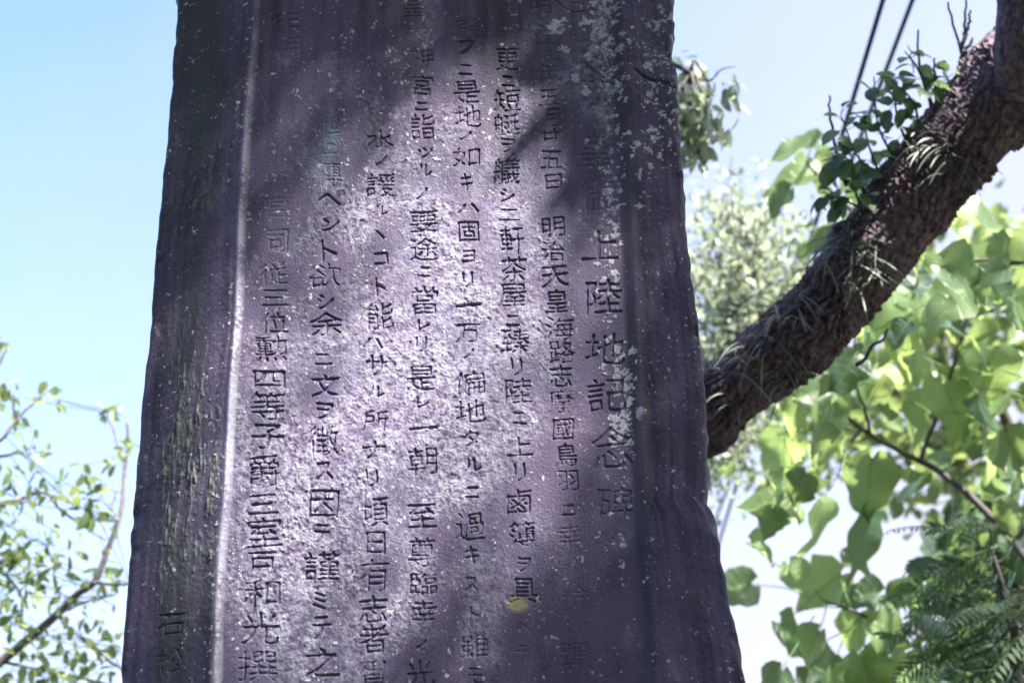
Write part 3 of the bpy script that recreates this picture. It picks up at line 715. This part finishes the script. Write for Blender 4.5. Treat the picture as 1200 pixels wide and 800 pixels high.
def build_leaning():
    root = thing('leaning_tree', tuple(LP[0] + [0, 0, .05]), 'leaning tree whose thick scaly-barked limb rises to the upper right behind the monument', 'tree')
    mb = MB(); Q, rr = bark_tube(mb, LP, LR, .0036, 260, 50)
    mb.build('trunk', BARK, root)
    mb = MB()
    P = np.array([at(1200, 150, 3.42), at(1197, 80, 3.40), at(1196, 10, 3.38), at(1200, -90, 3.35), at(1215, -330, 3.3)]); R = np.array([.05, .062, .058, .05, .035])
    P = np.concatenate([[at(1215, 105, 3.6)], P[1:]]);
    bark_tube(mb, P, R, .006, 120, 60, .008)
    mb.build('branch', BARK, root)
    # high crown that shades the stone, with its sunlit gap
    mb = MB(); mb_b = MB()
    n = 170000
    C = np.array([1.75, -1.25, 5.7])
    sh = np.stack([rng.uniform(-1.35, 1.15, n), np.zeros(n), rng.uniform(1.1, 4.4, n)], -1)     # where the leaf's shadow falls
    tt = rng.uniform(4.3, 6.6, n)
    P = sh + tt[:, None] * L
    px, py = to_px(sh)
    tau = -np.log(lit(px, py)) / 3.9
    clump = .75 + .25 * np.sin(P[:, 0] * 9 + 1) * np.sin(P[:, 1] * 8) * np.sin(P[:, 2] * 7 + 2)
    keep = rng.random(n) < np.clip(tau, 0, 1) * clump * .42
    P = P[keep & ~limb_gap(P)]; m = len(P)
    Y = norm(rand_dir(m) + [0, 0, -.3]); N = norm(rand_dir(m) * .8 + L)
    mb.leaves(TP_SMALL, P - Y * .022, Y, N, rng.uniform(.03, .048, m), rng.random(m))
    m2 = 26000                                              # added unseen canopy, blocks skylight above the viewer
    Q2 = np.stack([rng.uniform(-5, 4.5, m2), rng.uniform(-8.5, -.2, m2), rng.uniform(4.7, 7.6, m2)], -1)
    s2 = Q2 - (Q2[:, 1] / L[1])[:, None] * L
    ax, ay = to_px(s2)
    bite = np.sin(Q2[:, 0] * 2.1 + 1) * np.sin(Q2[:, 1] * 2.3) + .5 * np.sin(Q2[:, 2] * 3 + Q2[:, 0])
    inside = (s2[:, 2] > .5) & (s2[:, 2] < 5.5) & (np.abs(s2[:, 0]) < 1.7)
    k2 = (bite > -.55) & ~(inside & (lit(ax, ay) > .06)) & ~limb_gap(Q2)
    Q2 = Q2[k2]; m2 = len(Q2)
    mb.leaves(TP_OVAL, Q2, norm(rand_dir(m2) + [0, 0, -.3]), norm(rand_dir(m2) * .6 + [0, 0, 1]), rng.uniform(.10, .17, m2), rng.random(m2))
    mb.build('crown', LEAF_CROWN, root)  # holds the crown and the added skylight-blocking canopy
    tip = LP[-1]
    for k in range(60):
        q = P[rng.integers(m)]
        mid = (tip + q) / 2 + rng.normal(size=3) * .15
        pts = smooth_path([tip + rng.normal(size=3) * .02, mid, q], 10)
        s_ = pts - (pts[:, 1] / L[1])[:, None] * L
        a, b = to_px(s_)
        if lit(a, b).max() > .15: continue
        mb_b.tube(pts, np.linspace(.02, .003, 10), 6)
    mb_b.build('crown_branch', BARK_THIN, root)
    # leafy shoots rising from the limb's upper side
    shoots = [((1092, 128), [(1076, 82), (1060, 60)]), ((1050, 190), [(1030, 150), (1024, 90)]), ((1042, 195), [(1010, 190), (985, 135)]), ((1075, 160), [(1070, 120), (1045, 95)]),
              ((1062, 175), [(1050, 130), (1052, 95)]), ((1020, 225), [(990, 200), (975, 180)]), ((1012, 240), [(990, 235), (965, 225)]), ((1118, 108), [(1112, 95), (1105, 85)]),
              ((1032, 215), [(1018, 170), (1012, 130)]), ((1008, 250), [(1000, 215), (1000, 180)])]
    for base, pts in shoots:
        mb = MB()
        d0 = DL - .08
        pp = smooth_path([at(base[0] + 6, base[1] + 8, d0)] + [at(x, y, d0 + rng.normal() * .04 - .03) for x, y in pts], 14)
        mb.tube(pp, np.linspace(.004, .0015, 14), 6, .1)
        k = 13
        idx = rng.integers(3, 14, k); B = pp[idx]
        d = norm(rand_dir(k) * [1, .8, .6] + [0, -.1, .05]); tipd = norm(d + [0, 0, -.55])
        for b_, dd in zip(B, d): mb.tube(np.stack([b_, b_ + dd * .02]), .001, 4, .3)
        mb.leaves(TP_ROUND, B + d * .02, tipd, norm(rand_dir(k) * .6 + [0, -.5, .7]), rng.uniform(.034, .058, k), rng.random(k))
        mb.build('leafy_shoot', LEAF_SHOOT, root)
    twigs = [[[(1098, 140), (1093, 126), (1080, 90), (1077, 70), (1076, 35)]], [[(1100, 135), (1097, 115), (1096, 90), (1095, 68)]],
             [[(1146, 92), (1140, 84), (1130, 70), (1125, 56), (1116, 28), (1111, 3)], [(1126, 58), (1131, 35), (1132, 0)], [(1128, 54), (1135, 30), (1137, 12)], [(1129, 62), (1138, 50), (1140, 44)]],
             [[(992, 218), (984, 130 + 60), (973, 140), (972, 112)]], [[(1018, 232), (1005, 210), (998, 195)], [(1020, 232), (1012, 222), (985, 210)]]]
    for tw in twigs:
        mb = MB()
        for br in tw:
            p = smooth_path([at(x, y, DL - .07) for x, y in br], 16); p[1:-1] += rng.normal(size=(14, 3)) * .0015
            mb.tube(p, np.linspace(.0055, .0024, 16), 6)
        mb.build('dead_twig', BARK_THIN, root)
    mb = MB(); pts = [(1003, 428), (1014, 420), (1022, 405), (1035, 398), (1040, 385)]
    mb.tube(smooth_path([at(x, y, DL) for x, y in pts], 16), np.linspace(.006, .003, 16), 6)
    mb.build('dead_twig', BARK_THIN, root)
build_leaning()

# strap ferns growing on the limb, each clump a plant of its own
FERNS = [(1003, 285, 52, 26, 'largest tuft of thin strap ferns, hanging over the middle of the limb'),
         (975, 300, 38, 18, 'tuft of strap ferns on the upper edge of the limb, beside the largest tuft'),
         (1018, 318, 40, 14, 'strap fern tuft drooping across the sunlit bark below the largest tuft'),
         (930, 362, 34, 14, 'strap fern tuft on the limb top in front of the pale small-leaved shrub'),
         (893, 405, 44, 13, 'pale grey-green strap fern tuft on the upper edge of the lower limb'),
         (912, 432, 34, 14, 'small strap fern tuft hanging from the middle of the lower limb'),
         (862, 425, 46, 11, 'bushy fern tuft where the limb meets the right edge of the monument'),
         (1090, 175, 40, 18, 'dark sparse fern tuft high on the limb below the dead twigs'),
         (1128, 190, 36, 12, 'dry brownish fern tuft near the top right end of the limb'),
         (845, 470, 36, 6, 'low fern tuft hanging close to the monument edge at the bottom of the limb')]
for x, y, ln, n, lab_ in FERNS:
    b = at(x, y, DL - .17 if y > 0 else DL)
    # seat the tuft on the limb's surface
    i = np.argmin(np.linalg.norm(LP - b, axis=1)); 
    Pl = smooth_path(np.concatenate([LP, LR[:, None]], 1), 400); dd = Pl[:, :3] - CAM; w = dd @ FWD
    qx = 600 + FPX * (dd @ RIGHT) / w; qy = 400 - FPX * (dd @ UP) / w
    k = np.argmin(np.hypot(qx - x, qy - y)); off = min(np.hypot(qx[k] - x, qy[k] - y) * w[k] / FPX / Pl[k, 3], .98)
    b = at(x, y, w[k] - Pl[k, 3] * math.sqrt(1 - off * off) + .006)
    o = thing('fern_clump', tuple(b), lab_, 'fern', 'strap ferns growing on the leaning limb')
    mb = MB(); mb2 = MB()
    for q in range(int(n * 1.3)):
        d = norm(rng.normal(size=3) * [1, .5, .7] + [-.25, -.45, .35]); L_ = ln * w[k] / FPX * rng.uniform(.6, 1.15)
        s_ = np.linspace(0, 1, 9)[:, None]
        pts = b + rng.normal(size=3) * [.035, .008, .03] + d * L_ * s_ + np.array([0, 0, -1]) * L_ * .75 * s_ ** 2
        wd = .0026 * np.array([.5, .9, 1, 1, 1, .95, .8, .6, .15])
        Tn = norm(np.gradient(pts, axis=0)); X = norm(np.cross(Tn, [.1, -.8, .6])); Z = np.cross(X, Tn)
        V = np.stack([pts - X * wd[:, None], pts + Z * .0012, pts + X * wd[:, None]], 1)
        ii = np.arange(8)[:, None] * 3; jj = np.arange(2)[None]
        F = np.stack([ii + jj, ii + jj + 1, ii + jj + 4, ii + jj + 3], -1).reshape(-1, 4)
        mb.add(V.reshape(-1, 3), F, np.full(27, rng.random()), np.zeros((27, 3)))
    mb.build('fronds', FERN, o)
    mb2.tube(smooth_path([b + [-.02, .004, -.012], b + [0, -.003, 0], b + [.02, .004, .012]], 8), [.002, .005, .006, .007, .007, .006, .005, .002], 6)
    mb2.build('rhizome', BARK_THIN, o)

# ------------------------------------------------------------------ overhead cables
for (a, b, lab_) in ((((1036, -4), 5.0), ((843, 634), 9.0), 'left-hand dark overhead cable running past the limb to behind the monument'),
                     (((1071, -4), 5.4), ((835, 618), 9.6), 'right-hand dark overhead cable passing behind the leafy shoots of the limb')):
    A_ = at(*a[0], a[1]); B_ = at(*b[0], b[1]); d = B_ - A_
    s_ = np.linspace(-.55, 3.2, 60)[:, None]
    P = A_ + d * s_; P[:, 2] -= .05 * (s_[:, 0] * (1 - s_[:, 0])) * 0
    mb = MB(); mb.tube(P, .0098, 8)
    mb.build('overhead_cable', CABLE, None, label=lab_, cat='cable', group='overhead cables')

# ------------------------------------------------------------------ big-leaved tree on the right
def build_broadleaf():
    base = np.array([2.9, 2.2, 0])
    root = thing('broadleaf_tree', tuple(base), 'tree with very large backlit yellow-green leaves hanging below the thick limb', 'tree')
    D = 4.6
    mb = MB()
    mb.tube(smooth_path([base, base + [-.05, -.1, 1.2], base + [-.15, -.2, 2.2], base + [-.2, -.3, 3.4], base + [0, -.3, 4.6]], 30), np.linspace(.09, .04, 30), 12)
    mb.build('trunk', BARK_PALE, root)
    br = [([(1330, 860), (1260, 740), (1200, 650), (1150, 592), (1100, 551), (1060, 531), (1015, 505), (985, 482)], .017, .006),
          ([(1078, 540), (1095, 500), (1110, 460), (1128, 400), (1135, 350), (1137, 295)], .008, .004),
          ([(1020, 508), (1012, 480), (1000, 440), (1000, 400)], .006, .003),
          ([(1010, 503), (990, 530), (980, 560)], .005, .002), ([(1300, 810), (1180, 765), (1080, 745), (1000, 715), (970, 705)], .009, .003),
          ([(1300, 330), (1220, 310), (1150, 300), (1100, 310)], .012, .004)]
    nodes = []
    mb = MB()
    for pts, r0, r1 in br:
        p = smooth_path([at(x, y, D + .15 * math.sin(x * .013)) for x, y in pts], 40); p += np.cumsum(rng.normal(size=p.shape) * .0012, 0)
        mb.tube(p, np.linspace(r0, r1, 40), 8); nodes.append(p)
    b0 = nodes[0][0]; mb.tube(smooth_path([base + [-.15, -.2, 2.2], (base + [-.15, -.2, 2.2] + b0) / 2 + [0, 0, .0], b0], 10), .02, 8)
    b0 = nodes[5][0]; mb.tube(smooth_path([base + [-.2, -.3, 3.4], b0], 6), .016, 8)
    mb.build('branch', BARK_THIN, root)
    nodes = np.concatenate(nodes)
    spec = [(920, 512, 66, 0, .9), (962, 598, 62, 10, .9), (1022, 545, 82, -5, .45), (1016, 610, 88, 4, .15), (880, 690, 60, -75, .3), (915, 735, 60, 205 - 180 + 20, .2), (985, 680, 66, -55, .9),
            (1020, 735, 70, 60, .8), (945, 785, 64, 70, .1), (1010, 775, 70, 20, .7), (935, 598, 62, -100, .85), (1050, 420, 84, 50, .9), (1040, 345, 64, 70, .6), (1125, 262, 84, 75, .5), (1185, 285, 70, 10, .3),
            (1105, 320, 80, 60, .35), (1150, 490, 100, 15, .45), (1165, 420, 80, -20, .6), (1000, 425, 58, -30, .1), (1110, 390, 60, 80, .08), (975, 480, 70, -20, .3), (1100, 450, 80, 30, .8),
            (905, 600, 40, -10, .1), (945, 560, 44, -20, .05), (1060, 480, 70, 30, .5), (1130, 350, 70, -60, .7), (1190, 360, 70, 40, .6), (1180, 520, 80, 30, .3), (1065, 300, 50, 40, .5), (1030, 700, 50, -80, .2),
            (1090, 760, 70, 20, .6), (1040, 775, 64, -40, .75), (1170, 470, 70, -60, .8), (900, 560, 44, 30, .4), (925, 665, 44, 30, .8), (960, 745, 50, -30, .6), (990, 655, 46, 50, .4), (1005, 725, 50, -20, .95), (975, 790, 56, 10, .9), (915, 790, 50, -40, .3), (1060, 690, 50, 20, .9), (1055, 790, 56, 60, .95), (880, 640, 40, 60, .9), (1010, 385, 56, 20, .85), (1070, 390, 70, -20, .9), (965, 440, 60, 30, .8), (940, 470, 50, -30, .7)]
    P = []; Y = []; N = []; Sz = []; To = []
    for x, y, s_, ang, tone in spec:
        dep = D + rng.uniform(-.35, .35)
        a = math.radians(ang)                               # 0 = tip hangs straight down
        y3 = -UP * math.cos(a) + RIGHT * math.sin(a) + FWD * rng.uniform(-.25, .25)
        P.append(at(x, y - s_ * .1, dep)); Y.append(y3); N.append(-FWD * rng.uniform(.35, .8) + np.array([0, 0, rng.uniform(.3, .7)]) + RIGHT * rng.uniform(-.3, .3)); Sz.append(s_ * dep / FPX); To.append(tone)
    poly = [(1000, 340), (1080, 250), (1200, 235), (1260, 230), (1260, 640), (1130, 590), (1060, 500), (960, 540), (890, 540), (960, 450)]
    while len(P) < 128:
        x, y = rng.uniform(880, 1260), rng.uniform(230, 640)
        if not in_poly(np.array(x), np.array(y), poly): continue
        dep = D + rng.uniform(-.4, 1.5); s_ = rng.uniform(30, 66); a = rng.uniform(-1.4, 1.4)
        P.append(at(x, y, dep)); Y.append(-UP * math.cos(a) + RIGHT * math.sin(a) + FWD * rng.uniform(-.5, .5)); N.append(-FWD * rng.uniform(.1, .8) + np.array([0, 0, rng.uniform(.2, 1)]) + RIGHT * rng.uniform(-.4, .4)); Sz.append(s_ * dep / FPX); To.append(rng.beta(.5, .5))  # two-sided tone imitates sunlit and shaded leaves
    P = np.array(P); Y = norm(np.array(Y)); mb = MB()
    N = np.array(N); Sz = np.array(Sz); To = np.array(To)
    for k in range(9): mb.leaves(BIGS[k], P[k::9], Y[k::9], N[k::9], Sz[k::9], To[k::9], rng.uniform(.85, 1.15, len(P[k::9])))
    for p, y3, s_ in zip(P, Y, Sz):                         # leaf stalks reach back to the nearest twig
        q = nodes[np.argmin(np.linalg.norm(nodes - p, axis=1))]
        d = q - p; ln = np.linalg.norm(d); e = p + d / max(ln, 1e-6) * min(ln, .28)
        mb.tube(smooth_path([p, (p + e) / 2 - y3 * .03, e], 8), np.linspace(.0016, .0022, 8), 5, .9)
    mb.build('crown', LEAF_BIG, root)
build_broadleaf()

# second big-leaved spray, beyond the limb on its upper left
def build_spray():
    root = thing('big_leaved_sapling', (2.7, 3.0, 0), 'spray of big drooping leaves showing left of the limb, above the small-leaved shrub', 'tree')
    D = 5.0
    mb = MB(); p = [np.array([2.7, 3.0, 0]), np.array([2.65, 2.9, 1.8]), at(1255, 640, D), at(1150, 430, D), at(1060, 300, D), at(985, 235, D), at(945, 190, D)]
    p = smooth_path(p, 40); mb.tube(p, np.linspace(.03, .005, 40), 8); mb.build('trunk', BARK_THIN, root)
    spec = [(958, 168, 62, -70, .5), (975, 182, 56, -20, .2), (960, 205, 66, -80, .75), (925, 222, 40, -40, .1), (985, 205, 54, 25, .6), (965, 232, 44, 40, .1), (1000, 225, 48, 40, .3), (985, 270, 40, -45, .4), (1000, 250, 40, 20, .3), (975, 275, 46, -70, .7)]
    mb = MB()
    for x, y, s_, ang, tone in spec:
        a = math.radians(ang); dep = D + rng.uniform(-.2, .2); P = at(x, y, dep)
        y3 = -UP * math.cos(a) * .8 + RIGHT * math.sin(a) + FWD * rng.uniform(-.3, .3)
        mb.leaves(BIGS[int(x) % 9], [P], [y3], [-FWD * .6 + np.array([0, 0, .6]) + RIGHT * rng.uniform(-.2, .2)], [s_ * dep / FPX], [tone])
        q = p[np.argmin(np.linalg.norm(p - P, axis=1))]; mb.tube(smooth_path([P, (P + q) / 2 + [0, 0, .02], q], 6), .002, 5, .8)
    mb.build('crown', LEAF_BIG, root)
build_spray()

# ------------------------------------------------------------------ small-leaved bush and small trees
def cloud(root, mat_l, mat_b, tpl, D, poly, n, size, trunk, twigs, depth_spread=.5, tonef=None, hang=.3, nb=40, clumps=40, rad=.12):
    """leaf clumps hung on thin branches inside a measured outline"""
    tp = smooth_path(trunk, 40); mb = MB(); mb.tube(tp, np.linspace(trunk_r[0], trunk_r[1], 40), 8); mb.build('trunk', mat_b, root)
    xs = [p[0] for p in poly]; ys = [p[1] for p in poly]
    C = []
    while len(C) < clumps:
        x, y = rng.uniform(min(xs), max(xs)), rng.uniform(min(ys), max(ys))
        if in_poly(np.array(x), np.array(y), poly): C.append(at(x, y, D + rng.uniform(-depth_spread, depth_spread)))
    C = np.array(C); bm = MB(); lf = MB(); nodes = tp[8:]
    for c in C:
        q = nodes[np.argmin(np.linalg.norm(nodes - c, axis=1) + .6 * np.maximum(nodes[:, 2] - c[2] + .1, 0))]
        bm.tube(smooth_path([q, (q + c) / 2 + rng.normal(size=3) * .04 + [0, 0, -.03], c, c + (c - q) * .1 + [0, 0, .04]], 10), np.linspace(.006, .002, 10), 5)
    for tw in twigs:
        bm.tube(smooth_path([at(x, y, D) for x, y in tw], 14), np.linspace(.0045, .0015, 14), 5)
    bm.build('branch', mat_b, root)
    k = rng.integers(0, len(C), n); P = C[k] + rng.normal(size=(n, 3)) * rad * [1, 1, .8]
    Y = norm(rand_dir(n) + [0, 0, -hang]); N = norm(rand_dir(n) * .8 + [0, 0, 1])
    tone = rng.random(n) if tonef is None else tonef(P, rng.random(n))
    lf.leaves(tpl, P, Y, N, rng.uniform(size[0], size[1], n), tone)
    lf.build('crown', mat_l, root)

trunk_r = (.03, .008)
o = thing('small_leaved_shrub', (.45, 3.6, 0), 'sunlit pale shrub of tiny leaves between the monument and the thick limb', 'shrub')
D = 6.0
cloud(o, LEAF_SMALL, BARK_THIN, TP_SMALL, D, [(800, 560), (800, 290), (830, 270), (850, 235), (870, 255), (900, 240), (935, 290), (950, 330), (930, 390), (900, 450), (870, 520), (840, 560)], 5600, (.03, .055),
      [np.array([.45, 3.6, 0]), np.array([.5, 3.5, 1.5]), at(785, 560, D), at(850, 400, D), at(872, 280, D)],
      [[(870, 330), (868, 260), (862, 215)], [(845, 330), (825, 280), (822, 215)], [(845, 300), (846, 250), (850, 210)], [(900, 330), (915, 280), (920, 220)], [(885, 320), (890, 270), (893, 215)], [(860, 320), (852, 240), (858, 180)]], .6, None, .2, clumps=130, rad=.10)

o = thing('hanging_leaf_tree', (.35, 3.0, 0), 'leafy tree mostly hidden by the monument, a spray of oval leaves at its upper right', 'tree')
D = 4.4
trunk_r = (.05, .006)
cloud(o, LEAF_SMALL, BARK_THIN, TP_OVAL, D, [(760, 80), (800, 75), (835, 80), (845, 110), (835, 150), (812, 185), (795, 175), (770, 160)], 330, (.040, .066),
      [np.array([.35, 3.0, 0]), np.array([.3, 2.7, 2.0]), at(690, 120, D), at(760, 70, D), at(810, 85, D)],
      [[(800, 85), (830, 95), (845, 82), (862, 78)]], .15, None, .9, clumps=16, rad=.045)

o = thing('slender_branched_tree', (-2.6, 2.4, 0), 'slender tree with forking grey branches and sparse pale green leaves left of the monument', 'tree')
D = 4.6
def build_left(root):
    base = np.array([-2.6, 2.4, 0]); mb = MB()
    tp = smooth_path([base, base + [.05, 0, .9], base + [.2, -.1, 1.7], at(-160, 900, D)], 30)
    tp = smooth_path([base, (base + at(-180, 900, D)) / 2 + [-.1, 0, .2], at(-180, 900, D), at(-200, 700, D), at(-180, 450, D)], 40)
    mb.tube(tp, np.linspace(.07, .03, 40), 10); mb.build('trunk', BARK_PALE, root)
    br = [([(-180, 880), (-60, 815), (0, 774), (35, 745), (68, 716), (92, 694), (108, 682), (122, 650), (139, 600), (143, 555), (147, 516), (146, 490)], .020, .004),
          ([(-180, 860), (-60, 780), (0, 776), (60, 785), (130, 800)], .008, .004),
          ([(106, 683), (125, 684), (150, 682)], .007, .004), ([(68, 718), (85, 740), (110, 760), (150, 790)], .007, .004), ([(-150, 640), (-60, 605), (0, 589), (30, 580), (52, 577), (70, 598), (100, 618), (122, 632)], .009, .003),
          ([(-150, 600), (-60, 545), (0, 517), (20, 497), (31, 485), (48, 468), (60, 457)], .008, .003), ([(20, 497), (14, 470), (10, 455)], .004, .002), ([(52, 577), (75, 582), (110, 600), (125, 618)], .004, .002), ([(0, 535), (18, 532), (30, 538)], .005, .003),
          ([(-120, 640), (-30, 650), (20, 690), (22, 735)], .007, .004), ([(60, 720), (100, 705), (135, 695)], .005, .003), ([(70, 700), (60, 660), (55, 640)], .004, .002),
          ([(139, 610), (130, 590), (133, 575)], .003, .002), ([(-100, 560), (-40, 480), (0, 425), (8, 400)], .006, .002), ([(143, 540), (130, 490), (128, 475)], .003, .0015)]
    nodes = []; mb = MB()
    for pts, a, b in br:
        p = smooth_path([at(x, y, D + .2 * math.sin(x * .02 + y * .01)) for x, y in pts], 36); p += np.cumsum(rng.normal(size=p.shape) * .0012, 0)
        mb.tube(p, np.linspace(a, b, 36), 7); nodes.append(p)
    q0 = nodes[0][0]
    mb.build('branch', BARK_PALE, root)
    nodes = np.concatenate(nodes); lf = MB()
    spots = [(45, 530, 16, 9), (130, 475, 9, 6), (132, 480, 8, 5), (145, 520, 10, 6), (8, 405, 8, 5), (10, 455, 16, 10), (55, 460, 14, 7), (22, 500, 12, 6), (65, 575, 22, 16), (105, 590, 22, 22), (110, 570, 16, 12), (85, 560, 14, 8), (125, 600, 18, 12), (20, 560, 20, 14), (10, 600, 22, 18),
             (12, 640, 25, 22), (30, 665, 22, 16), (60, 690, 24, 20), (25, 700, 25, 22), (40, 640, 18, 8), (70, 665, 22, 10), (125, 660, 14, 12), (120, 690, 20, 14), (100, 730, 26, 22), (40, 760, 34, 34), (90, 780, 34, 36), (125, 760, 18, 16), (15, 720, 22, 20), (10, 480, 14, 8), (12, 660, 20, 16), (130, 540, 10, 6), (60, 620, 14, 5), (8, 790, 22, 18), (60, 800, 30, 24),
             (-60, 600, 60, 60), (-60, 720, 60, 60)]
    P = []
    for x, y, s_, n in spots:
        for _ in range(int(n * 1.2)): P.append(at(x + rng.normal() * s_ * .7, y + rng.normal() * s_ * .6, D + rng.normal() * .15))
    P = np.array(P); n = len(P)
    lf.leaves(TP_OVAL, P, norm(rand_dir(n) + [0, 0, -.35]), norm(rand_dir(n) * .7 + [0, 0, 1]), rng.uniform(.03, .062, n), rng.random(n))
    for p in P[::3]:
        q = nodes[np.argmin(np.linalg.norm(nodes - p, axis=1))]
        lf.tube(np.stack([p, (p + q) / 2 + [0, 0, -.005], q]), .0012, 4, .2)
    lf.build('crown', LEAF_PALE, root)
build_left(o)

# ------------------------------------------------------------------ feathery tree, lower right, and the shade tree behind it
def build_pinnate():
    base = np.array([2.2, 1.5, 0]); D = 4.0
    root = thing('feather_leaved_tree', tuple(base), 'dark tree with feathery many-leaflet leaves in the lower right corner', 'tree')
    mb = MB(); tp = smooth_path([base, base + [-.1, -.05, 1.0], at(1230, 860, D), at(1190, 740, D), at(1160, 640, D)], 40)
    mb.tube(tp, np.linspace(.05, .006, 40), 8); mb.build('trunk', BARK_THIN, root)
    lf = MB()
    fr = []
    for k in range(64):
        x = rng.uniform(1075, 1230); y = rng.uniform(600, 800)
        if k < 12: x, y = [(1100, 600), (1085, 640), (1120, 590), (1075, 670), (1150, 600), (1110, 650), (1070, 700), (1130, 640), (1090, 720), (1050, 745), (1160, 660), (1140, 700)][k]
        b = at(x + 40, y + 30, D + rng.uniform(-.2, .35)); d = norm(-RIGHT * rng.uniform(.5, 1) + UP * rng.uniform(-.6, .7) + FWD * rng.uniform(-.4, .4)); ln = rng.uniform(.16, .28)
        s_ = np.linspace(0, 1, 14)[:, None]; p = b + d * ln * s_ + np.array([0, 0, -1]) * ln * .35 * s_ ** 2
        lf.tube(p, np.linspace(.002, .001, 14), 4, .2)
        Tn = norm(np.gradient(p, axis=0)); nrm = norm(rng.normal(size=3) * .8 + [0, -.2, .8]); sd = norm(np.cross(Tn, nrm))
        for sg in (-1, 1):
            Y = norm(sg * sd + Tn * .5 + rng.normal(size=(14, 3)) * .1 + [0, 0, -.25])
            lf.leaves(TP_NEEDLE, p[1:], Y[1:], np.repeat(nrm[None], 13, 0), .055 * np.sin(np.linspace(.6, 2.7, 13)), np.full(13, rng.random()), 1.0)
        q = tp[np.argmin(np.linalg.norm(tp - b, axis=1))]; lf.tube(np.stack([b, (b + q) / 2 + [0, 0, -.02], q]), .003, 5, .1)
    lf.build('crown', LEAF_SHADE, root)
build_pinnate()
o = thing('shade_tree', (3.2, 3.2, 0), 'shaded dark green tree filling the lower right corner behind the feathery leaves', 'tree')
trunk_r = (.07, .02); D = 5.4
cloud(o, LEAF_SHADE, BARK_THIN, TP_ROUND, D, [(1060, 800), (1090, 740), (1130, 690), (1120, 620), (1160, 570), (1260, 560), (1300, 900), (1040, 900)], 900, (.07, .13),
      [np.array([3.2, 3.2, 0]), np.array([3.0, 3.0, 1.2]), at(1230, 880, D), at(1200, 760, D), at(1190, 640, D)], [], .5, None, .4, clumps=60, rad=.13)
o = thing('sunlit_far_tree', (3.6, 6.5, 0), 'far blurred yellow-green tree seen through the gaps between the big leaves', 'tree')
trunk_r = (.1, .03); D = 8.5
cloud(o, LEAF_PALE, BARK_PALE, TP_ROUND, D, [(880, 560), (930, 470), (1000, 420), (1060, 330), (1120, 290), (1260, 260), (1280, 640), (1120, 560), (1000, 540)], 1300, (.08, .15),
      [np.array([3.6, 6.5, 0]), np.array([3.3, 6.2, 2.0]), at(1150, 700, D), at(1120, 520, D), at(1100, 380, D)], [], .8, None, .3, clumps=80, rad=.2)

# unseen leaf wall added behind the viewer to cut skylight
mb = MB(); n = 9000
th = rng.uniform(-2.75, -.4, n); rr_ = rng.uniform(9, 13, n); zz = rng.uniform(0, 1, n) * (6.5 + 2.2 * np.sin(th * 7) + 1.2 * np.sin(th * 17 + 1))
P = np.stack([rr_ * np.cos(th), -1.5 + rr_ * np.sin(th), zz], -1)
mb.leaves(TP_ROUND, P, norm(rand_dir(n) + [0, 0, -.4]), norm(rand_dir(n) + [0, 0, .6]), rng.uniform(.3, .6, n), rng.random(n))
mb.build('added_leaf_wall', LEAF_CROWN, None, kind='stuff', label='unseen wall of leaves added behind the viewer to block skylight', cat='added_leaf_wall')
